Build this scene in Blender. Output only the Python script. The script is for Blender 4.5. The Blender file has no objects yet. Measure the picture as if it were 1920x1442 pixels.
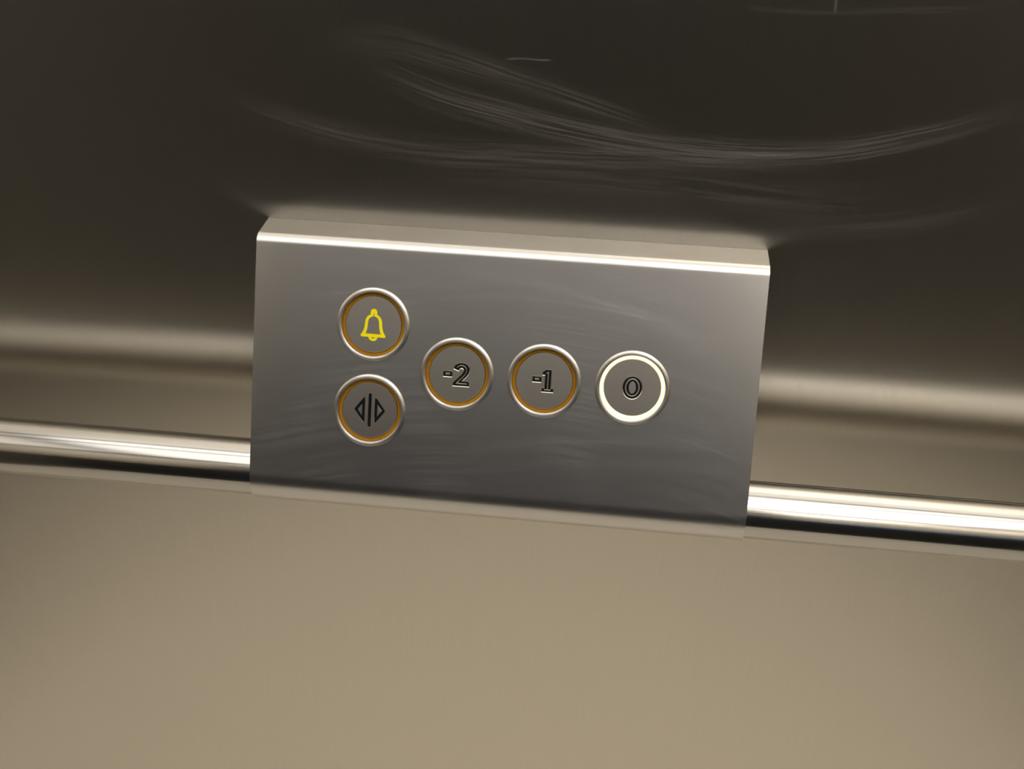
import bpy, bmesh, math
from mathutils import Vector, Matrix
from mathutils.geometry import tessellate_polygon

PI = math.pi
S = bpy.context.scene
COL = S.collection
RAIL_Z = 0.92            # height of the handrail axis above the car floor

# ------------------------------------------------------------------ camera
F_PX, YAW, PITCH, ROLL = 2088.87, -0.109621, 0.552992, 0.020022
CAM = Vector((0.063798, -0.569269, RAIL_Z + 0.386452))
right = Vector((0.99264794, 0.11983245, 0.01703662))
up = Vector((-0.07735064, 0.51978769, 0.85078648))
fwd = Vector((-0.0930964, 0.84584924, -0.5252353))
cd = bpy.data.cameras.new('camera')
cd.sensor_width = 36.0
cd.lens = F_PX / 1920 * 36.0
cd.clip_start = 0.01
cam = bpy.data.objects.new('camera', cd)
m = Matrix.Identity(4)
for i in range(3):
    m[i][0], m[i][1], m[i][2], m[i][3] = right[i], up[i], -fwd[i], CAM[i]
cam.matrix_world = m
cd.dof.use_dof = True
cd.dof.focus_distance = 0.60
cd.dof.aperture_fstop = 8.0
COL.objects.link(cam)
S.camera = cam

# ------------------------------------------------------------------ world, exposure, lamp strength
w = bpy.data.worlds.new('world')
w.use_nodes = True
w.node_tree.nodes['Background'].inputs[0].default_value = (0.9, 0.85, 0.75, 1)
w.node_tree.nodes['Background'].inputs[1].default_value = 0.02
S.world = w
S.view_settings.view_transform = 'Standard'
S.view_settings.look = 'None'
S.view_settings.gamma = 1
S.view_settings.exposure = 1.12
S.view_settings.use_curve_mapping = False
LAMP_BRIGHT, LAMP_DIM, LAMP_STRIP = 2.6, 1.0, 1.1   # emission of the three ceiling diffusers
S.cycles.max_bounces = 8
S.cycles.glossy_bounces = 5
S.cycles.diffuse_bounces = 4


# ------------------------------------------------------------------ node helpers
class G:
    def __init__(s, name):
        s.m = bpy.data.materials.new(name)
        s.m.use_nodes = True
        s.t = s.m.node_tree
        s.b = s.t.nodes['Principled BSDF']

    def n(s, typ, **kw):
        nd = s.t.nodes.new(typ)
        for k, v in kw.items():
            setattr(nd, k, v)
        return nd

    def l(s, a, b):
        s.t.links.new(a, b)

    def put(s, sock, v):
        if hasattr(v, 'node'):
            s.l(v, sock)
        else:
            sock.default_value = v

    def math(s, op, a, b=0.0, c=0.0, clamp=False):
        nd = s.n('ShaderNodeMath', operation=op, use_clamp=clamp)
        s.put(nd.inputs[0], a); s.put(nd.inputs[1], b); s.put(nd.inputs[2], c)
        return nd.outputs[0]

    def vmath(s, op, a, b=(0, 0, 0)):
        nd = s.n('ShaderNodeVectorMath', operation=op)
        s.put(nd.inputs[0], a); s.put(nd.inputs[1], b)
        return nd.outputs[0]

    def xyz(s, v):
        nd = s.n('ShaderNodeSeparateXYZ'); s.l(v, nd.inputs[0]); return nd.outputs

    def comb(s, x, y, z):
        nd = s.n('ShaderNodeCombineXYZ')
        s.put(nd.inputs[0], x); s.put(nd.inputs[1], y); s.put(nd.inputs[2], z)
        return nd.outputs[0]

    def noise(s, vec, scale=1.0, detail=2.0, rough=0.5):
        nd = s.n('ShaderNodeTexNoise')
        s.l(vec, nd.inputs['Vector'])
        nd.inputs['Scale'].default_value = scale
        nd.inputs['Detail'].default_value = detail
        nd.inputs['Roughness'].default_value = rough
        return nd.outputs['Fac']

    def ramp(s, v, a, b, lo=0.0, hi=1.0, smooth=True):
        nd = s.n('ShaderNodeMapRange', interpolation_type='SMOOTHSTEP' if smooth else 'LINEAR')
        s.put(nd.inputs['Value'], v)
        nd.inputs['From Min'].default_value = a; nd.inputs['From Max'].default_value = b
        nd.inputs['To Min'].default_value = lo; nd.inputs['To Max'].default_value = hi
        return nd.outputs['Result']

    def curve(s, x, pts):
        """z(x) through the points, x and z in metres within +-0.5"""
        nd = s.n('ShaderNodeFloatCurve')
        c = nd.mapping.curves[0]
        P = [(px + 0.5, pz + 0.5) for px, pz in pts]
        c.points[0].location = P[0]; c.points[1].location = P[-1]
        for p in P[1:-1]:
            c.points.new(*p)
        nd.mapping.use_clip = False
        nd.mapping.update()
        s.l(s.math('ADD', x, 0.5), nd.inputs['Value'])
        return s.math('SUBTRACT', nd.outputs[0], 0.5)

    def stroke(s, x, z, pts, w0, w1, fade, strength, fine=900.0, seed=0.0):
        """wipe mark along a curve: a band of fine scratches that follow it"""
        zc = s.curve(x, pts)
        xa, xb = pts[0][0], pts[-1][0]
        a = s.math('SUBTRACT', z, zc)
        wd = s.ramp(x, xa, xb, w0, w1, False)
        q = s.math('DIVIDE', a, wd)
        core = s.ramp(s.math('ABSOLUTE', q), 0.0, 1.0, 1.0, 0.0)
        fd = s.math('MULTIPLY', s.ramp(x, xa, xa + fade, 0, 1), s.ramp(x, xb - fade, xb, 1, 0))
        st = s.noise(s.comb(s.math('MULTIPLY', q, fine * 0.5 * (w0 + w1)), s.math('MULTIPLY', x, 12.0), seed), 1.0, 4.0, 0.65)
        st = s.ramp(st, 0.42, 0.72, 0.08, 1.0, False)
        return s.math('MULTIPLY', s.math('MULTIPLY', core, fd), s.math('MULTIPLY', st, strength))

    def sset(s, **kw):
        for k, v in kw.items():
            s.put(s.b.inputs[k.replace('_', ' ')], v)


def pos(g):
    return g.n('ShaderNodeNewGeometry').outputs['Position']


def grain_tangent(g):
    """direction across a brushed grain that runs along x"""
    nr = g.n('ShaderNodeNewGeometry').outputs['Normal']
    return g.vmath('CROSS_PRODUCT', nr, (1, 0, 0))


# ------------------------------------------------------------------ materials
STEEL = (0.64, 0.585, 0.49, 1)


def mat_wall():
    g = G('brushed_wall_steel')
    p = g.xyz(pos(g)); x, z = p[0], g.math('SUBTRACT', p[2], RAIL_Z)
    gr = g.noise(g.comb(g.math('MULTIPLY', x, 1500.0), 0.0, g.math('MULTIPLY', z, 14.0)), 1.0, 3.0, 0.6)
    gr2 = g.noise(g.comb(g.math('MULTIPLY', x, 260.0), 3.0, g.math('MULTIPLY', z, 5.0)), 1.0, 2.0, 0.5)
    sm = None
    for args in (
        ([(-.1742, .2117), (-.1493, .1986), (-.1177, .1886), (-.077, .1805), (-.039, .1774), (.0101, .1783), (.0528, .1788), (.0948, .1805), (.1361, .1824), (.177, .1826)], .012, .010, .09, .55, 900, 1),
        ([(-.0971, .2309), (-.047, .2098), (-.0045, .1993), (.038, .1917), (.0803, .1869), (.1219, .1856), (.1624, .1889), (.201, .1978), (.2376, .2102), (.2737, .2279)], .013, .009, .10, 1.0, 900, 5),
        ([(-.1144, .2273), (-.0743, .2348), (-.0326, .2273), (.0091, .2156), (.0512, .2039), (.0937, .1915)], .014, .008, .07, .55, 800, 9),
        ([(.1218, .1371), (.1418, .1411), (.1693, .1462), (.2099, .1527), (.2358, .1599), (.2755, .1738)], .010, .012, .06, .3, 700, 13),
        ([(-.07, .165), (0.0, .168), (.08, .166), (.16, .162), (.22, .166)], .018, .020, .08, .3, 500, 17),
        ([(.10, .260), (.15, .259), (.20, .262), (.24, .264)], .003, .003, .04, .25, 900, 21),
        ([(-.0063, .2280), (.0033, .2291), (.0115, .2287), (.0197, .2293)], .0007, .0006, .004, 1.6, 900, 25),
    ):
        k = g.stroke(x, z, *args)
        sm = k if sm is None else g.math('ADD', sm, k)
    # a short curved scratch and a dried drip, both running down the wall (curve taken over z)
    for pts, wd, fd, st in (([(-.0037, .2180), (.0021, .2166), (.0115, .2130), (.0227, .2101)], .0006, .006, .35),
                            ([(.2588, .1549), (.2620, .1546), (.2660, .1543), (.27, .154)], .0012, .001, 1.2)):
        sm = g.math('ADD', sm, g.stroke(z, x, pts, wd, wd, fd, st, 300))
    # specks
    v = g.n('ShaderNodeTexVoronoi', feature='F1'); g.l(pos(g), v.inputs['Vector']); v.inputs['Scale'].default_value = 26
    sp = g.ramp(v.outputs['Distance'], .008, .016, 1, 0)
    sm = g.math('ADD', sm, g.math('MULTIPLY', sp, g.ramp(g.noise(pos(g), 9, 1), .55, .6, 0, .8)))
    sm = g.math('MINIMUM', sm, 1.0)
    ro = g.math('ADD', g.ramp(gr,   .25, .75, .30, .36, False), g.ramp(gr2, .3, .7, -.006, .006, False))
    ro = g.math('ADD', ro, g.math('MULTIPLY', sm, .10))
    mx = g.n('ShaderNodeMix', data_type='RGBA')
    g.put(mx.inputs[0], g.ramp(gr, .2, .8, 0, 1, False))
    mx.inputs[6].default_value = (.635, .60, .53, 1); mx.inputs[7].default_value = (.685, .645, .575, 1)
    bp = g.n('ShaderNodeBump'); bp.inputs['Strength'].default_value = .02; bp.inputs['Distance'].default_value = .0001
    g.l(gr, bp.inputs['Height'])
    g.sset(Base_Color=mx.outputs[2], Metallic=g.math('SUBTRACT', 1.0, g.math('MULTIPLY', sm, .22)), Roughness=ro,
           Anisotropic=.92, Tangent=g.comb(1.0, 0.0, 0.0), Normal=bp.outputs[0])
    return g.m


def mat_panel():
    g = G('brushed_panel_steel')
    p = g.xyz(pos(g)); x, z = p[0], g.math('SUBTRACT', p[2], RAIL_Z)
    gr = g.noise(g.comb(g.math('MULTIPLY', x, 16.0), 0.0, g.math('MULTIPLY', z, 1900.0)), 1.0, 3.0, 0.6)
    # wiping scratches that bend gently across the face
    bend = g.math('ADD', z, g.math('MULTIPLY', g.math('MULTIPLY', x, x), 1.1))
    wv = g.noise(g.comb(g.math('MULTIPLY', x, 5.0), 7.0, g.math('MULTIPLY', bend, 420.0)), 1.0, 4.0, 0.7)
    patch = g.ramp(g.noise(pos(g), 17.0, 2.0), .42, .68, 0, 1)
    wv = g.math('MULTIPLY', g.ramp(wv, .45, .75, 0, .5, False), patch)
    st = wv
    H, c, s_ = .131142, math.cos(.4091), math.sin(.4091)
    f = lambda u, v: (u, H - v * c)
    for pts, a, b, fd, k, sd in (
        ([f(-.1156, .016), f(-.0887, .0119), f(-.0617, .0139), f(-.0436, .0199), f(-.03, .027)], .002, .004, .02, .3, 31),
        ([f(-.0345, .0126), f(.0148, .0159), f(.0588, .0244), f(.103, .0414), f(.1366, .0562)], .004, .009, .03, .5, 35),
        ([f(-.0285, .0262), f(.0154, .0246), f(.0735, .0291), f(.112, .0319)], .003, .004, .02, .35, 39),
        ([f(-.0296, .1142), f(.0207, .1039), f(.079, .0984), f(.1365, .0971)], .004, .006, .03, .3, 43),
        ([f(-.0259, .1261), f(.0509, .1134), f(.1379, .1118)], .003, .004, .03, .25, 47),
    ):
        st = g.math('ADD', st, g.stroke(x, z, pts, a, b, fd, k, 1100, sd))
    v = g.n('ShaderNodeTexVoronoi', feature='F1'); g.l(pos(g), v.inputs['Vector']); v.inputs['Scale'].default_value = 60
    sp = g.math('MULTIPLY', g.ramp(v.outputs['Distance'], .010, .022, 1, 0), g.ramp(g.noise(pos(g), 22, 1), .5, .6, 0, .8))
    st = g.math('MINIMUM', g.math('ADD', st, sp), 1.0)
    ro = g.math('ADD', g.ramp(gr, .25, .75, .222, .238, False), g.math('MULTIPLY', st, .05))
    mx = g.n('ShaderNodeMix', data_type='RGBA')
    g.put(mx.inputs[0], g.ramp(gr, .2, .8, 0, 1, False))
    mx.inputs[6].default_value = (.56, .545, .53, 1); mx.inputs[7].default_value = (.60, .585, .565, 1)
    g.sset(Base_Color=mx.outputs[2], Metallic=g.math('SUBTRACT', 1.0, g.math('MULTIPLY', st, .20)), Roughness=ro,
           Anisotropic=.5, Tangent=grain_tangent(g))
    return g.m


def mat_rail():
    g = G('polished_rail_steel')
    p = g.xyz(pos(g))
    ang = g.math('ARCTAN2', g.math('SUBTRACT', p[2], RAIL_Z), g.math('ADD', p[1], .0600927))
    gr = g.noise(g.comb(g.math('MULTIPLY', p[0], 2.0), 0.0, g.math('MULTIPLY', ang, 26.0)), 1.0, 3.0, 0.6)
    g.sset(Base_Color=(.50, .485, .462, 1), Metallic=1.0, Roughness=g.ramp(gr, .3, .7, .11, .18, False),
           Anisotropic=.4, Tangent=g.vmath('CROSS_PRODUCT', grain_tangent(g), g.n('ShaderNodeNewGeometry').outputs['Normal']))
    bp = g.n('ShaderNodeBump'); bp.inputs['Strength'].default_value = .05; bp.inputs['Distance'].default_value = .0003
    g.l(gr, bp.inputs['Height']); g.l(bp.outputs[0], g.b.inputs['Normal'])
    return g.m


def mat_plain(name, col, metallic=0.0, rough=0.4, noise=0.0, nscale=200.0, **kw):
    g = G(name)
    g.sset(Base_Color=(*col, 1), Metallic=metallic, **kw)
    nz = g.noise(pos(g), nscale, 3.0)
    g.sset(Roughness=g.ramp(nz, .3, .7, max(0, rough - .04), rough + .04, False))
    if noise:
        mx = g.n('ShaderNodeMix', data_type='RGBA')
        g.put(mx.inputs[0], g.ramp(nz, .3, .7, 0, 1, False))
        mx.inputs[6].default_value = (*[c * (1 - noise) for c in col], 1)
        mx.inputs[7].default_value = (*[c * (1 + noise) for c in col], 1)
        g.l(mx.outputs[2], g.b.inputs['Base Color'])
    return g.m


def mat_cap():
    g = G('satin_button_steel')
    nz = g.noise(pos(g), 900.0, 3.0)
    g.sset(Base_Color=(.64, .60, .545, 1), Metallic=1.0, Roughness=g.ramp(nz, .3, .7, .275, .305, False))
    return g.m


def mat_bezel():
    """turned steel: the fine grain runs round the ring, so light spreads along the radius"""
    g = G('turned_bezel_steel')
    q = g.xyz(g.n('ShaderNodeTexCoord').outputs['Object'])
    rad = g.vmath('NORMALIZE', g.comb(q[0], q[1], 0.0))
    vt = g.n('ShaderNodeVectorTransform', vector_type='VECTOR', convert_from='OBJECT', convert_to='WORLD')
    g.l(rad, vt.inputs[0])
    g.sset(Base_Color=(.70, .665, .62, 1), Metallic=1.0, Roughness=.33, Anisotropic=.8, Tangent=vt.outputs[0])
    return g.m


def mat_lamp(name, col, strength):
    g = G(name)
    g.sset(Base_Color=(.8, .8, .8, 1), Emission_Color=(*col, 1), Emission_Strength=strength)
    return g.m


def mat_lit():
    """translucent ring with a lamp behind it: whitest along its middle, yellow at both edges"""
    g = G('lit_ring')
    q = g.xyz(g.n('ShaderNodeTexCoord').outputs['Object'])
    rr = g.math('SQRT', g.math('ADD', g.math('MULTIPLY', q[0], q[0]), g.math('MULTIPLY', q[1], q[1])))
    k = g.ramp(g.math('ABSOLUTE', g.math('SUBTRACT', rr, .01665)), .0003, .0009, 1, 0)
    mx = g.n('ShaderNodeMix', data_type='RGBA')
    g.put(mx.inputs[0], k)
    mx.inputs[6].default_value = (1.0, .78, .12, 1); mx.inputs[7].default_value = (1.0, .95, .72, 1)
    g.sset(Base_Color=(.5, .3, .05, 1), Emission_Color=mx.outputs[2], Emission_Strength=g.math('ADD', 1.0, g.math('MULTIPLY', k, 1.2)))
    return g.m


M_WALL, M_PANEL, M_RAIL, M_CAP = mat_wall(), mat_panel(), mat_rail(), mat_cap()
M_BEZEL = mat_bezel()
M_AMBER = mat_plain('amber_plastic', (.37, .165, .001), 0.0, .5, .08, Specular_IOR_Level=.2)
M_LIT = mat_lit()
M_BLACK = mat_plain('black_paint', (.004, .005, .005), 0.0, .6, Specular_IOR_Level=.12)
M_YELLOW = mat_plain('yellow_paint', (.95, .80, .004), 0.0, .6, .06, 1500, Specular_IOR_Level=.15)
M_SIDE = mat_plain('dull_side_steel', (.58, .55, .50), 1.0, .34)
M_FLOOR = mat_plain('beige_floor', (.92, .84, .71), 0.0, .55, .03, 40)
M_CEIL = mat_plain('white_ceiling', (.72, .68, .60), 0.0, .6)
M_DADO = mat_plain('dark_dado', (.022, .022, .020), 0.0, .6)
M_DIMMER = mat_plain('grey_beige_dimmer', (.13, .12, .10), 0.0, .6)
M_UPPER = mat_plain('pale_upper', (.66, .63, .57), 1.0, .24)
M_STANDIN = mat_plain('slate_standin', (.017, .020, .028), 0.0, .6)
M_GREY = mat_plain('grey_standin_upper', (.21, .207, .21), 0.0, .5)
M_BLUE = mat_plain('blue_reflection', (.14, .38, .92), 0.0, .4)
LC = (1.0, .96, .90)
M_LAMP = [mat_lamp('lamp_diffuser', LC, k) for k in (LAMP_BRIGHT, LAMP_DIM, LAMP_STRIP)]
M_FRAME = mat_plain('lamp_frame', (.35, .33, .30), 1.0, .4)


# ------------------------------------------------------------------ object helpers
def link(name, me, mat, parent=None, smooth=False):
    me.materials.append(mat)
    if smooth:
        for p in me.polygons:
            p.use_smooth = True
    o = bpy.data.objects.new(name, me)
    COL.objects.link(o)
    if parent is not None:
        o.parent = parent
    return o


def mesh(name, vs, fs):
    me = bpy.data.meshes.new(name)
    me.from_pydata([tuple(v) for v in vs], [], fs)
    bm = bmesh.new(); bm.from_mesh(me)
    bmesh.ops.recalc_face_normals(bm, faces=bm.faces)
    bm.to_mesh(me); bm.free()
    return me


def box_me(name, a, b):
    x0, y0, z0 = a; x1, y1, z1 = b
    vs = [(x, y, z) for x in (x0, x1) for y in (y0, y1) for z in (z0, z1)]
    return mesh(name, vs, [(0, 1, 3, 2), (4, 6, 7, 5), (0, 4, 5, 1), (2, 3, 7, 6), (0, 2, 6, 4), (1, 5, 7, 3)])


def struct(name, a, b, mat):
    o = link(name, box_me(name, a, b), mat); o['kind'] = 'structure'; return o


def thing(name, label, cat, loc, group=None):
    o = bpy.data.objects.new(name, None)
    o.empty_display_size = .05; o.location = loc
    COL.objects.link(o); o['label'] = label; o['category'] = cat
    if group:
        o['group'] = group
    return o


# ------------------------------------------------------------------ the lift car
X0, X1, Y1, HC = -1.00, 0.88, -1.50, 2.25
T = 0.03
struct('wall_front', (X0, 0, 0), (X1, T, HC), M_WALL)
struct('wall_left', (X0 - T, Y1, 0), (X0, T, HC), M_SIDE)
struct('wall_right', (X1, Y1, 0), (X1 + T, T, HC), M_SIDE)
struct('floor', (X0 - T, Y1 - T, -T), (X1 + T, T, 0), M_FLOOR)
struct('ceiling', (X0 - T, Y1 - T, HC), (X1 + T, T, HC + T), M_CEIL)
DZ = RAIL_Z + 0.26
DX0, DX1, DH = -0.70, 0.40, 2.02
wb = struct('wall_back', (X0 - T, Y1 - T, 0), (DX0, Y1, HC), M_UPPER)
struct('wall_back_lintel', (DX0, Y1 - T, DH), (DX1, Y1, HC), M_UPPER)
struct('wall_back_pier', (DX1, Y1 - T, 0), (X1 + T, Y1, HC), M_UPPER)
struct('figure_standin', (DX0, Y1 - T, 0), (DX1, Y1 - .012, DH), M_STANDIN)  # dark slab added in place of the person behind the camera, for its reflection
struct('standin_upper', (DX0 + .06, Y1 - .02, 1.36), (DX1 - .06, Y1 - .006, 1.92), M_GREY)  # paler slab added on it to lighten the reflection in the upper panel face
# dark lower back wall; side boards and blue strip are added for their reflections
struct('trim_1', (X0, Y1, 0), (DX0, Y1 + .008, DZ), M_DADO)
struct('trim_2', (DX1, Y1, 0), (X1, Y1 + .008, DZ), M_DADO)
struct('side_dimmer_left', (X0, Y1, 0), (X0 + .008, 0, DZ), M_DIMMER)  # added, like its twin on the right, to dim the wall's outer edges
struct('side_dimmer_right', (X1 - .008, Y1, 0), (X1, 0, DZ), M_DIMMER)
struct('blue_reflection_strip', (DX1, Y1, DZ), (X1, Y1 + .012, DZ + .05), M_BLUE)  # made-up strip, added to give the rail its thin blue reflection


def ceiling_lamp(x0, x1, y0, y1, mat, label):
    cx, cy = (x0 + x1) / 2, (y0 + y1) / 2
    t = thing('ceiling_lamp', label, 'lamp', (cx, cy, HC))
    hx, hy, fw = (x1 - x0) / 2, (y1 - y0) / 2, .018
    vs, fs = [], []
    for z in (0, -.02):
        for k in (0, fw):
            vs += [(-hx + k, -hy + k, z), (hx - k, -hy + k, z), (hx - k, hy - k, z), (-hx + k, hy - k, z)]
    for i in range(4):
        j = (i + 1) % 4
        fs += [(i, j, j + 4, i + 4), (i + 8, j + 8, j + 12, i + 12), (i, j, j + 8, i + 8), (i + 4, j + 4, j + 12, i + 12)]
    link('lamp_frame', mesh('lamp_frame', vs, fs), M_FRAME, t)
    link('lamp_diffuser', box_me('lamp_diffuser', (-hx + fw, -hy + fw, -.014), (hx - fw, hy - fw, -.002)), mat, t)
    return t


ceiling_lamp(-.96, .10, -1.42, -.40, M_LAMP[1], 'large dim ceiling lamp with a white diffuser over the left half of the lift')
ceiling_lamp(.13, .84, -1.42, -.40, M_LAMP[0], 'large bright ceiling lamp with a white diffuser over the right half of the lift')
ceiling_lamp(-.96, .84, -.37, -.05, M_LAMP[2], 'long narrow ceiling lamp running along the wall that carries the handrail')

# ------------------------------------------------------------------ handrail
RY, RR = -0.0600927, 0.0163599


def tube_path(path, r, seg=96):
    vs, fs = [], []
    n = len(path)
    for i, p in enumerate(path):
        p = Vector(p)
        d = (Vector(path[min(i + 1, n - 1)]) - Vector(path[max(i - 1, 0)])).normalized()
        a = Vector((0, 0, 1)); b = d.cross(a).normalized()
        for k in range(seg):
            t = 2 * PI * k / seg
            vs.append(p + r * (math.cos(t) * b + math.sin(t) * a))
    for i in range(n - 1):
        for k in range(seg):
            j = (k + 1) % seg
            fs.append((i * seg + k, i * seg + j, (i + 1) * seg + j, (i + 1) * seg + k))
    fs.append(tuple(range(seg))); fs.append(tuple((n - 1) * seg + k for k in range(seg)))
    return vs, fs


path = []
BR = .05
for k in range(13):                                   # left end returns to the wall
    a = PI / 2 * k / 12
    path.append((-.66 + BR * (1 - math.cos(a)), RY + BR * (1 - math.sin(a)), RAIL_Z))
path = [(-.66, -.0005, RAIL_Z)] + path
path += [(x / 10, RY, RAIL_Z) for x in range(-5, 7)]
for k in range(13):
    a = PI / 2 * k / 12
    path.append((.74 + BR * math.sin(a), RY + BR * (1 - math.cos(a)), RAIL_Z))
path.append((.79, -.0005, RAIL_Z))
hv, hf = tube_path(path, RR)
rail = link('handrail', mesh('handrail', hv, hf), M_RAIL, None, True)
rail['label'] = 'round polished steel handrail running across the wall behind the button panel'
rail['category'] = 'handrail'

# ------------------------------------------------------------------ control panel (cross-section in y,z; extruded along x)
HW = 0.14
H0, CY, CZ = 0.1318995, -0.0222473, 0.1311425
OR = RR + 0.00109                                     # outer radius of the bottom wrap
PHI = math.radians(23.4405)
TY, TZ = RY - OR * math.cos(PHI), OR * math.sin(PHI)  # where the face meets the wrap
C2 = Vector((CY, CZ)); T2 = Vector((TY, TZ)); A2 = Vector((-.0001, H0))
e_dn = (T2 - C2).normalized()                         # down the face
FL = (T2 - C2).length
nf = Vector((0, -math.cos(PHI), math.sin(PHI)))       # outward normal of the face
BEND = 0.0062


def fillet(A, C, B, r, n):
    u = (A - C).normalized(); v = (B - C).normalized()
    half = math.acos(max(-1, min(1, u.dot(v)))) / 2
    d = r / math.tan(half)
    ctr = C + (u + v).normalized() * (r / math.sin(half))
    p0, p1 = C + u * d, C + v * d
    a0 = math.atan2(p0[1] - ctr[1], p0[0] - ctr[0]); a1 = math.atan2(p1[1] - ctr[1], p1[0] - ctr[0])
    while a1 - a0 > PI: a1 -= 2 * PI
    while a1 - a0 < -PI: a1 += 2 * PI
    return [Vector((ctr[0] + r * math.cos(a0 + (a1 - a0) * k / n), ctr[1] + r * math.sin(a0 + (a1 - a0) * k / n))) for k in range(n + 1)], d


arc_top, d_top = fillet(A2, C2, T2, BEND, 20)
FV0, FV1 = d_top + .0012, FL - .0012                  # flat part of the face, measured down from the bend corner
wrap = [Vector((RY + OR * math.cos(t), OR * math.sin(t))) for t in
        [PI - PHI + (math.radians(118) + PHI) * k / 48 for k in range(49)]]
upper = [A2, A2.lerp(arc_top[0], .9)] + arc_top + [C2 + e_dn * FV0]
lower = [C2 + e_dn * FV1] + wrap


def offset_line(P, d):
    out = []
    for i, p in enumerate(P):
        t = (P[min(i + 1, len(P) - 1)] - P[max(i - 1, 0)]).normalized()
        out.append(p + Vector((-t[1], t[0])) * d)
    return out


THK = 0.0006
btn_u = -0.0722136; btn_v = 0.0691487; PIT = 0.0482316
UV = {'bell': (btn_u, btn_v - PIT / 2), 'doors': (btn_u, btn_v + PIT / 2), 'minus_two': (btn_u + PIT, btn_v),
      'minus_one': (btn_u + 2 * PIT, btn_v), 'zero': (btn_u + 3 * PIT, btn_v)}
R_HOLE = 0.0196


def face_pt(u, v, h=0.0):
    q = C2 + e_dn * v
    return Vector((u, q[0], q[1])) + nf * h


def circ(r, n, cx=0, cy=0):
    return [(cx + r * math.cos(2 * PI * k / n), cy + r * math.sin(2 * PI * k / n)) for k in range(n)]


def tess(loops):
    """triangles over a list of loops (outer first, then holes); indices run over all loops"""
    return tessellate_polygon([[Vector((x, y, 0)) for x, y in L] for L in loops])


panel = thing('control_panel', 'brushed steel lift button panel with five round buttons, set over the handrail', 'control panel', (0, -.03, RAIL_Z))
PO = Vector((0, -.03, 0))


def build_cover():
    vs, fs = [], []

    def strip(P):
        b = len(vs)
        for q in P:
            vs.append((-HW, q[0], q[1])); vs.append((HW, q[0], q[1]))
        for i in range(len(P) - 1):
            fs.append((b + 2 * i, b + 2 * i + 1, b + 2 * i + 3, b + 2 * i + 2))
        return b
    for P in (upper, lower):
        inn = offset_line(P, THK)
        # make sure the offset goes inwards (towards the wall)
        b0 = strip(P); b1 = strip(inn)
        n = len(P)
        for s in (0, 1):
            for i in range(n - 1):
                fs.append((b0 + 2 * i + s, b0 + 2 * i + 2 + s, b1 + 2 * i + 2 + s, b1 + 2 * i + s))
        for i in (0, n - 1):
            fs.append((b0 + 2 * i, b0 + 2 * i + 1, b1 + 2 * i + 1, b1 + 2 * i))
    # flat face with the five holes, front and back skins
    loops = [[(-HW, FV0), (HW, FV0), (HW, FV1), (-HW, FV1)]] + [circ(R_HOLE, 64, *UV[k]) for k in UV]
    tri = tess(loops)
    flat = [p for L in loops for p in L]
    bF = len(vs); vs.extend(face_pt(u, v) for u, v in flat)
    bB = len(vs); vs.extend(face_pt(u, v, -THK) for u, v in flat)
    for t in tri:
        fs.append(tuple(bF + i for i in t)); fs.append(tuple(bB + i for i in t))
    o = 0
    for L in loops:
        n = len(L)
        for i in range(n):
            j = (i + 1) % n
            fs.append((bF + o + i, bF + o + j, bB + o + j, bB + o + i))
        o += n
    me = mesh('cover', [Vector(v) - PO for v in vs], fs)
    bm = bmesh.new(); bm.from_mesh(me)
    bmesh.ops.remove_doubles(bm, verts=bm.verts, dist=1e-6)
    bmesh.ops.recalc_face_normals(bm, faces=bm.faces)
    bm.to_mesh(me); bm.free()
    ob = link('cover', me, M_PANEL, panel, True)
    me.set_sharp_from_angle(angle=math.radians(30))
    return ob


build_cover()

# end plates that close the sides of the cover above the rail
for s in (-1, 1):
    inn = offset_line(upper, THK * 1.05)
    prof = [(p[0], p[1]) for p in inn] + [(face_pt(0, FV1, -THK * 1.05)[1], face_pt(0, FV1, -THK * 1.05)[2])]
    rc = RR + .0004
    arcs = [(RY + rc * math.cos(a), rc * math.sin(a)) for a in [PI - PHI - (PI - PHI) * k / 24 for k in range(25)]]
    prof += arcs + [(-.0003, 0.0)]
    tri = tess([prof])
    xa, xb = s * (HW - .0004), s * (HW - .0014)
    n = len(prof)
    vs = [Vector((xa, y, z)) - PO for y, z in prof] + [Vector((xb, y, z)) - PO for y, z in prof]
    fs = [tuple(t) for t in tri] + [tuple(i + n for i in t) for t in tri] + [(i, (i + 1) % n, (i + 1) % n + n, i + n) for i in range(n)]
    link('end_plate', mesh('end_plate', vs, fs), M_PANEL, panel)

# ------------------------------------------------------------------ push buttons
U = 0.000295             # one drawing unit of the symbols, in metres
R_CAP = 0.0157
H_CAP = -0.0004          # cap front, relative to the panel face


def lathe(name, prof, n=128):
    vs, fs = [], []
    m_ = len(prof)
    for k in range(n):
        a = 2 * PI * k / n
        vs += [(r * math.cos(a), r * math.sin(a), z) for r, z in prof]
    for k in range(n):
        j = (k + 1) % n
        for i in range(m_ - 1):
            fs.append((k * m_ + i, j * m_ + i, j * m_ + i + 1, k * m_ + i + 1))
    return mesh(name, vs, fs)


def area2(L):
    return sum(L[i][0] * L[(i + 1) % len(L)][1] - L[(i + 1) % len(L)][0] * L[i][1] for i in range(len(L)))


def grow(L, d):
    """mitred outward offset of a closed contour"""
    if area2(L) < 0:
        L = L[::-1]
    out = []
    n = len(L)
    for i in range(n):
        p = Vector(L[i]); a = (p - Vector(L[i - 1])).normalized(); b = (Vector(L[(i + 1) % n]) - p).normalized()
        na = Vector((a[1], -a[0])); nb = Vector((b[1], -b[0]))
        mdir = (na + nb)
        if mdir.length < 1e-6:
            mdir = na
        mdir.normalize()
        k = 1 / max(.6, mdir.dot(na))
        out.append(tuple(p + mdir * d * k))
    return out


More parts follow.
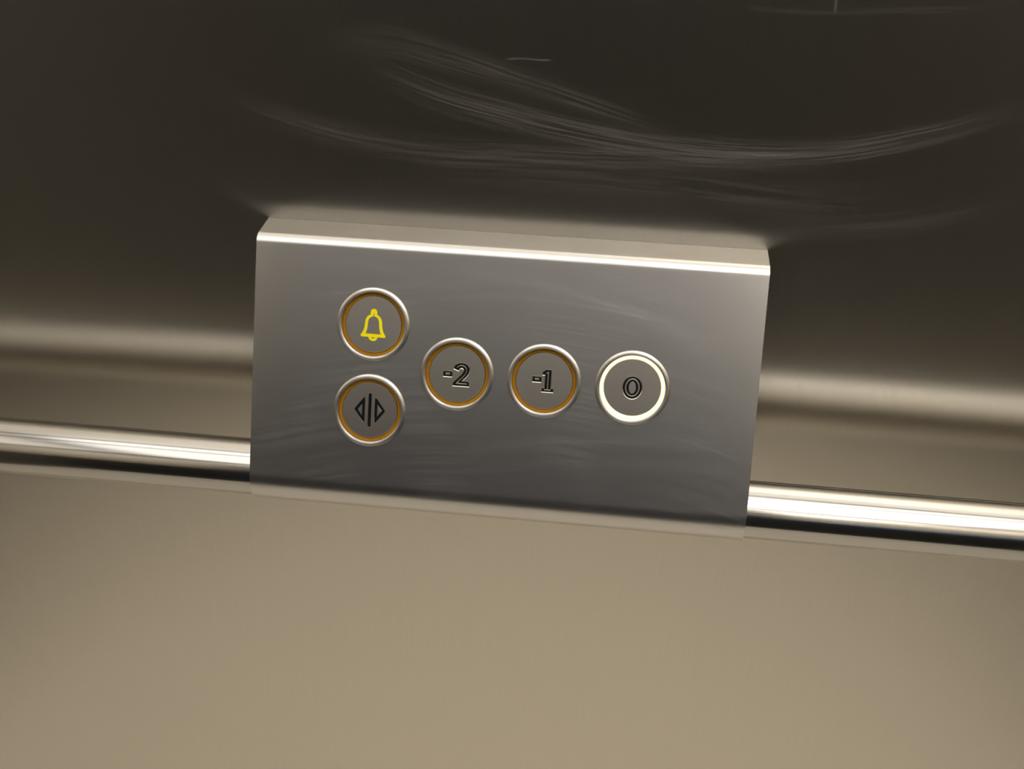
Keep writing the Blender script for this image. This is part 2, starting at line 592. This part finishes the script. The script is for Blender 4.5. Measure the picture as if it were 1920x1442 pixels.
def chaikin(L, it=2, keep=()):
    for _ in range(it):
        o = []
        for i in range(len(L)):
            p, q = L[i], L[(i + 1) % len(L)]
            o += [(p[0] * .75 + q[0] * .25, p[1] * .75 + q[1] * .25), (p[0] * .25 + q[0] * .75, p[1] * .25 + q[1] * .75)]
        L = o
    return L


def round_corners(L, r):
    """small rounding of every corner of a contour"""
    out = []
    n = len(L)
    for i in range(n):
        p, a, b = Vector(L[i]), Vector(L[i - 1]), Vector(L[(i + 1) % n])
        da, db = (a - p), (b - p)
        k = min(r, da.length * .45, db.length * .45)
        p0, p1 = p + da.normalized() * k, p + db.normalized() * k
        for t in (0, .33, .67, 1):
            out.append(tuple(p0 * (1 - t) ** 2 + p * 2 * t * (1 - t) + p1 * t * t))
    return out


def ellipse(a, b, n=64, cx=0, cy=0, pw=1.0):
    return [(cx + a * math.cos(2 * PI * k / n), cy + b * math.sin(2 * PI * k / n)) for k in range(n)]


def mv(L, x, y):
    return [(p[0] + x, p[1] + y) for p in L]


# each symbol: list of (outer contour, [islands]); an island is (contour, [holes])
ONE = ([(-10, 15.6), (-9, 17), (-4, 20.5), (5.4, 20.5), (5.4, -14.3), (10.4, -14.3), (10.4, -21), (-10.4, -21), (-10.4, -14.3), (-5.4, -14.3), (-5.4, 10.6), (-10, 10.6)],
       [([(-5.6, 13.9), (-0.5, 16.9), (1.3, 16.9), (1.0, -16.2), (6.4, -16.2), (6.4, -18.6), (-6.4, -18.6), (-6.4, -16.2), (-1.0, -16.2), (-1.3, 13.6)], [])])
DASH = ([(-8, -5), (8, -5), (8, 5), (-8, 5)], [([(-4.3, -1.9), (4.3, -1.9), (4.3, 1.9), (-4.3, 1.9)], [])])
TWO_OUT = [(-14.6, 10.4), (-13.8, 14), (-11.2, 18.3), (-6.4, 21.2), (-.2, 22.1), (6.2, 21), (11.3, 17.7), (14.1, 12.6), (14.4, 7), (12.5, 1.2), (8.6, -4.2), (3.2, -9.7),
           (0.2, -12.8), (14.8, -12.8), (14.8, -21.6), (-15.4, -21.6), (-15.4, -17.6), (-12.2, -12.6), (-5.6, -5.8), (0.4, .4), (3.4, 4.6), (4.3, 8.4), (3, 11.6), (0, 12.9), (-3.0, 11.9), (-4.9, 9.3), (-5.6, 7.2)]
TWO_C = [(-9.2, 12.6), (-6.6, 15.5), (-2.6, 17.3), (1.6, 17.3), (6, 15.3), (9, 11.3), (9.2, 6.3), (7, 1.1), (2, -5), (-4, -11.2), (-7.6, -14.9)]


def line_sides(P, w):
    Lf, Rt = [], []
    for i, p in enumerate(P):
        t = (Vector(P[min(i + 1, len(P) - 1)]) - Vector(P[max(i - 1, 0)])).normalized()
        n = Vector((-t[1], t[0])) * w
        Lf.append(tuple(Vector(p) + n)); Rt.append(tuple(Vector(p) - n))
    return Lf, Rt


_l, _r = line_sides(TWO_C, .85)
TWO_IN = _l + [(-5.6, -16.2), (11.4, -16.2), (11.4, -18.2), (-10.6, -18.2)] + _r[::-1]
TRI_O = [(-29.6, .3), (-11.9, 23.4), (-9.8, 23.4), (-9.8, -22.9), (-11.9, -22.9)]
TRI_I = [(-23.3, .3), (-14.4, 12.3), (-14.4, -11.9)]
mir = lambda L: [(-x, y) for x, y in L][::-1]
BELL_R = [(6.2, 18.6), (11, 15.6), (14.6, 11), (16.1, 5), (16.6, -3), (18, -10), (20.4, -15.6), (23.6, -20), (23.8, -22.4), (22.6, -23.8), (9, -23.8), (7.4, -27.5), (4.4, -30.4), (1.6, -31.2)]
KNOB_R = [(.01, 29.6), (3.2, 28.9), (5.6, 26.6), (6.2, 23.5)]
BELL_O = KNOB_R + BELL_R + [(-x, y) for x, y in (KNOB_R + BELL_R)[::-1]][:-1]
BIN_R = [(.45, 22), (.7, 15.2), (5, 14), (9.2, 9.8), (10.5, 4), (10.9, -4), (12.2, -11), (14.4, -17.8)]
BELL_I = BIN_R + [(-x, y) for x, y in BIN_R[::-1]]
LENS = [(-4.2, -24.4), (4.2, -24.4), (2.4, -26.2), (-2.4, -26.2)]

SYMBOL = {
    'zero': [(ellipse(17.4, 20.8), [(ellipse(13.6, 17.3), [ellipse(10.9, 14.6)]), (ellipse(6.7, 11.2), [])])],
    'minus_one': [(mv(ONE[0], 7, .5), [(mv(c, 7, .5), h) for c, h in ONE[1]]), (mv(DASH[0], -13.6, 2.2), [(mv(c, -13.6, 2.2), h) for c, h in DASH[1]])],
    'minus_two': [(mv(TWO_OUT, 8, -.5), [(mv(TWO_IN, 8, -.5), [])]), (mv(DASH[0], -18, -.6), [(mv(c, -18, -.6), h) for c, h in DASH[1]])],
    'doors': [(round_corners(TRI_O, 1.6), [(TRI_I, [])]), (round_corners(mir(TRI_O), 1.6), [(mir(TRI_I), [])]),
              (round_corners([(-2.6, -32), (2.6, -32), (2.6, 32), (-2.6, 32)], 2.4), [])],
    'bell': [(round_corners(BELL_O, .9), [(round_corners(BELL_I, .7), []), (LENS, [])])],
}


def grown(sym):
    """shift contours so the drawing stays in scale, then scale to metres"""
    sc = lambda L: [(x * U, y * U) for x, y in L]
    return [(sc(o), [(sc(c), [sc(h) for h in hs]) for c, hs in isl]) for o, isl in sym]


def make_button(key, label, lit=False, sym_mat=None, groove=.00032, chamfer=.00036):
    u, v = UV[key]
    o = face_pt(u, v)
    # local axes: x along the panel, y up the face, z out of the face
    yv = Vector((0, -e_dn[0], -e_dn[1]))
    M = Matrix.Identity(4)
    for i in range(3):
        M[i][0] = (1, 0, 0)[i]; M[i][1] = yv[i]; M[i][2] = nf[i]; M[i][3] = (o - PO)[i]
    # raised rounded bezel
    prof = [(.0195, -.004), (.0195, -.0002), (.0202, .0001), (.0203, .0003), (.0203, .0007)]
    for k in range(13):                               # broad shallow dome
        a = math.radians(30 - 52 * k / 12)
        prof.append((.01887 + .00286 * math.sin(a), -.0015 + .00286 * math.cos(a)))
    prof += [(.01775, .0010), (.0177, -.0002), (.0177, -.004)]
    bz = link('push_button', lathe('push_button', prof), M_BEZEL, panel, True)
    bz.data.set_sharp_from_angle(angle=math.radians(50))
    bz.matrix_local = M
    if label:
        bz['label'] = label
    # ring of coloured plastic in the gap
    ring = link('light_ring', lathe('light_ring', [(.01772, -.0035), (.01772, -.0017), (.0174, -.0015), (.0161, -.0015), (.01575, -.0017), (.01575, -.0035)]),
                M_LIT if lit else M_AMBER, bz, True)
    if lit:
        ring['label'] = 'glowing yellow-white ring'
    # cap with the symbol engraved in it
    sym = grown(SYMBOL[key])
    vs, fs = [], []

    def add_fill(loops, h):
        b = len(vs)
        for L in loops:
            vs.extend((x, y, h) for x, y in L)
        fs.extend(tuple(b + i for i in t) for t in tess(loops))

    def add_wall(L0, h0, L1, h1):
        b = len(vs); n = len(L0)
        vs.extend((x, y, h0) for x, y in L0); vs.extend((x, y, h1) for x, y in L1)
        fs.extend((b + i, b + (i + 1) % n, b + n + (i + 1) % n, b + n + i) for i in range(n))
    N = 128
    rim = circ(R_CAP - .00025, N)
    ccw = lambda L: L if area2(L) > 0 else L[::-1]
    outs = [ccw(s[0]) for s in sym]
    tops = [grow(L, chamfer) for L in outs]
    add_fill([rim] + tops, H_CAP)
    add_wall(rim, H_CAP, circ(R_CAP, N), H_CAP - .00025)
    add_wall(circ(R_CAP, N), H_CAP - .00025, circ(R_CAP, N), H_CAP - .004)
    for (c0, isl), L, Tp in zip(sym, outs, tops):
        add_wall(Tp, H_CAP, L, H_CAP - groove * .8)
        add_wall(L, H_CAP - groove * .8, L, H_CAP - groove - .0001)
        for c, hs in isl:
            ch = .00012 if key != 'bell' else .00002     # the fine metal lines are small ridges
            c = ccw(c); hs = [ccw(h) for h in hs]
            ct, ht = grow(c, -ch), [grow(h, ch) for h in hs]
            add_fill([ct] + ht, H_CAP)
            for W, Wt in [(c, ct)] + list(zip(hs, ht)):
                add_wall(Wt, H_CAP, W, H_CAP - ch)
                add_wall(W, H_CAP - ch, W, H_CAP - groove - .0001)
    link('button_cap', mesh('button_cap', vs, fs), M_CAP, bz)
    # painted floor of the engraving
    vs, fs = [], []
    fl = H_CAP - groove
    for (c0, isl), L in zip(sym, outs):
        add_fill([L] + [c for c, hs in isl], fl)
        for c, hs in isl:
            for h in hs:
                # the paint continues inside the hole of an island unless another island fills it
                inner = [c2 for c2, _ in isl if c2 is not c]
                add_fill([h] + [c2 for c2 in inner if max(abs(p[0]) for p in c2) < max(abs(p[0]) for p in h)], fl)
    if key == 'zero':
        vs, fs = [], []
        (c0, isl) = sym[0]
        add_fill([outs[0], isl[0][0]], fl)
        add_fill([isl[0][1][0], isl[1][0]], fl)
    me = bpy.data.meshes.new('symbol')
    me.from_pydata(vs, [], fs)
    bm = bmesh.new(); bm.from_mesh(me)
    for f in bm.faces:
        f.normal_update()
        if f.normal.z < 0:
            f.normal_flip()
    bm.to_mesh(me); bm.free()
    sy = link('symbol', me, sym_mat or M_BLACK, bz)
    return bz, sy


_, s = make_button('bell', 'alarm button with a yellow bell', sym_mat=M_YELLOW, groove=.00012, chamfer=.00004)
s['label'] = 'yellow bell outline'
_, s = make_button('doors', 'door button with two black triangles either side of a bar', chamfer=.00016)
s['label'] = 'black door-opening arrows'
_, s = make_button('minus_two', 'floor button marked -2')
s['label'] = 'black outlined -2'
_, s = make_button('minus_one', 'floor button marked -1')
s['label'] = 'black outlined -1'
_, s = make_button('zero', 'lit floor button marked 0', lit=True)
s['label'] = 'black outlined 0'
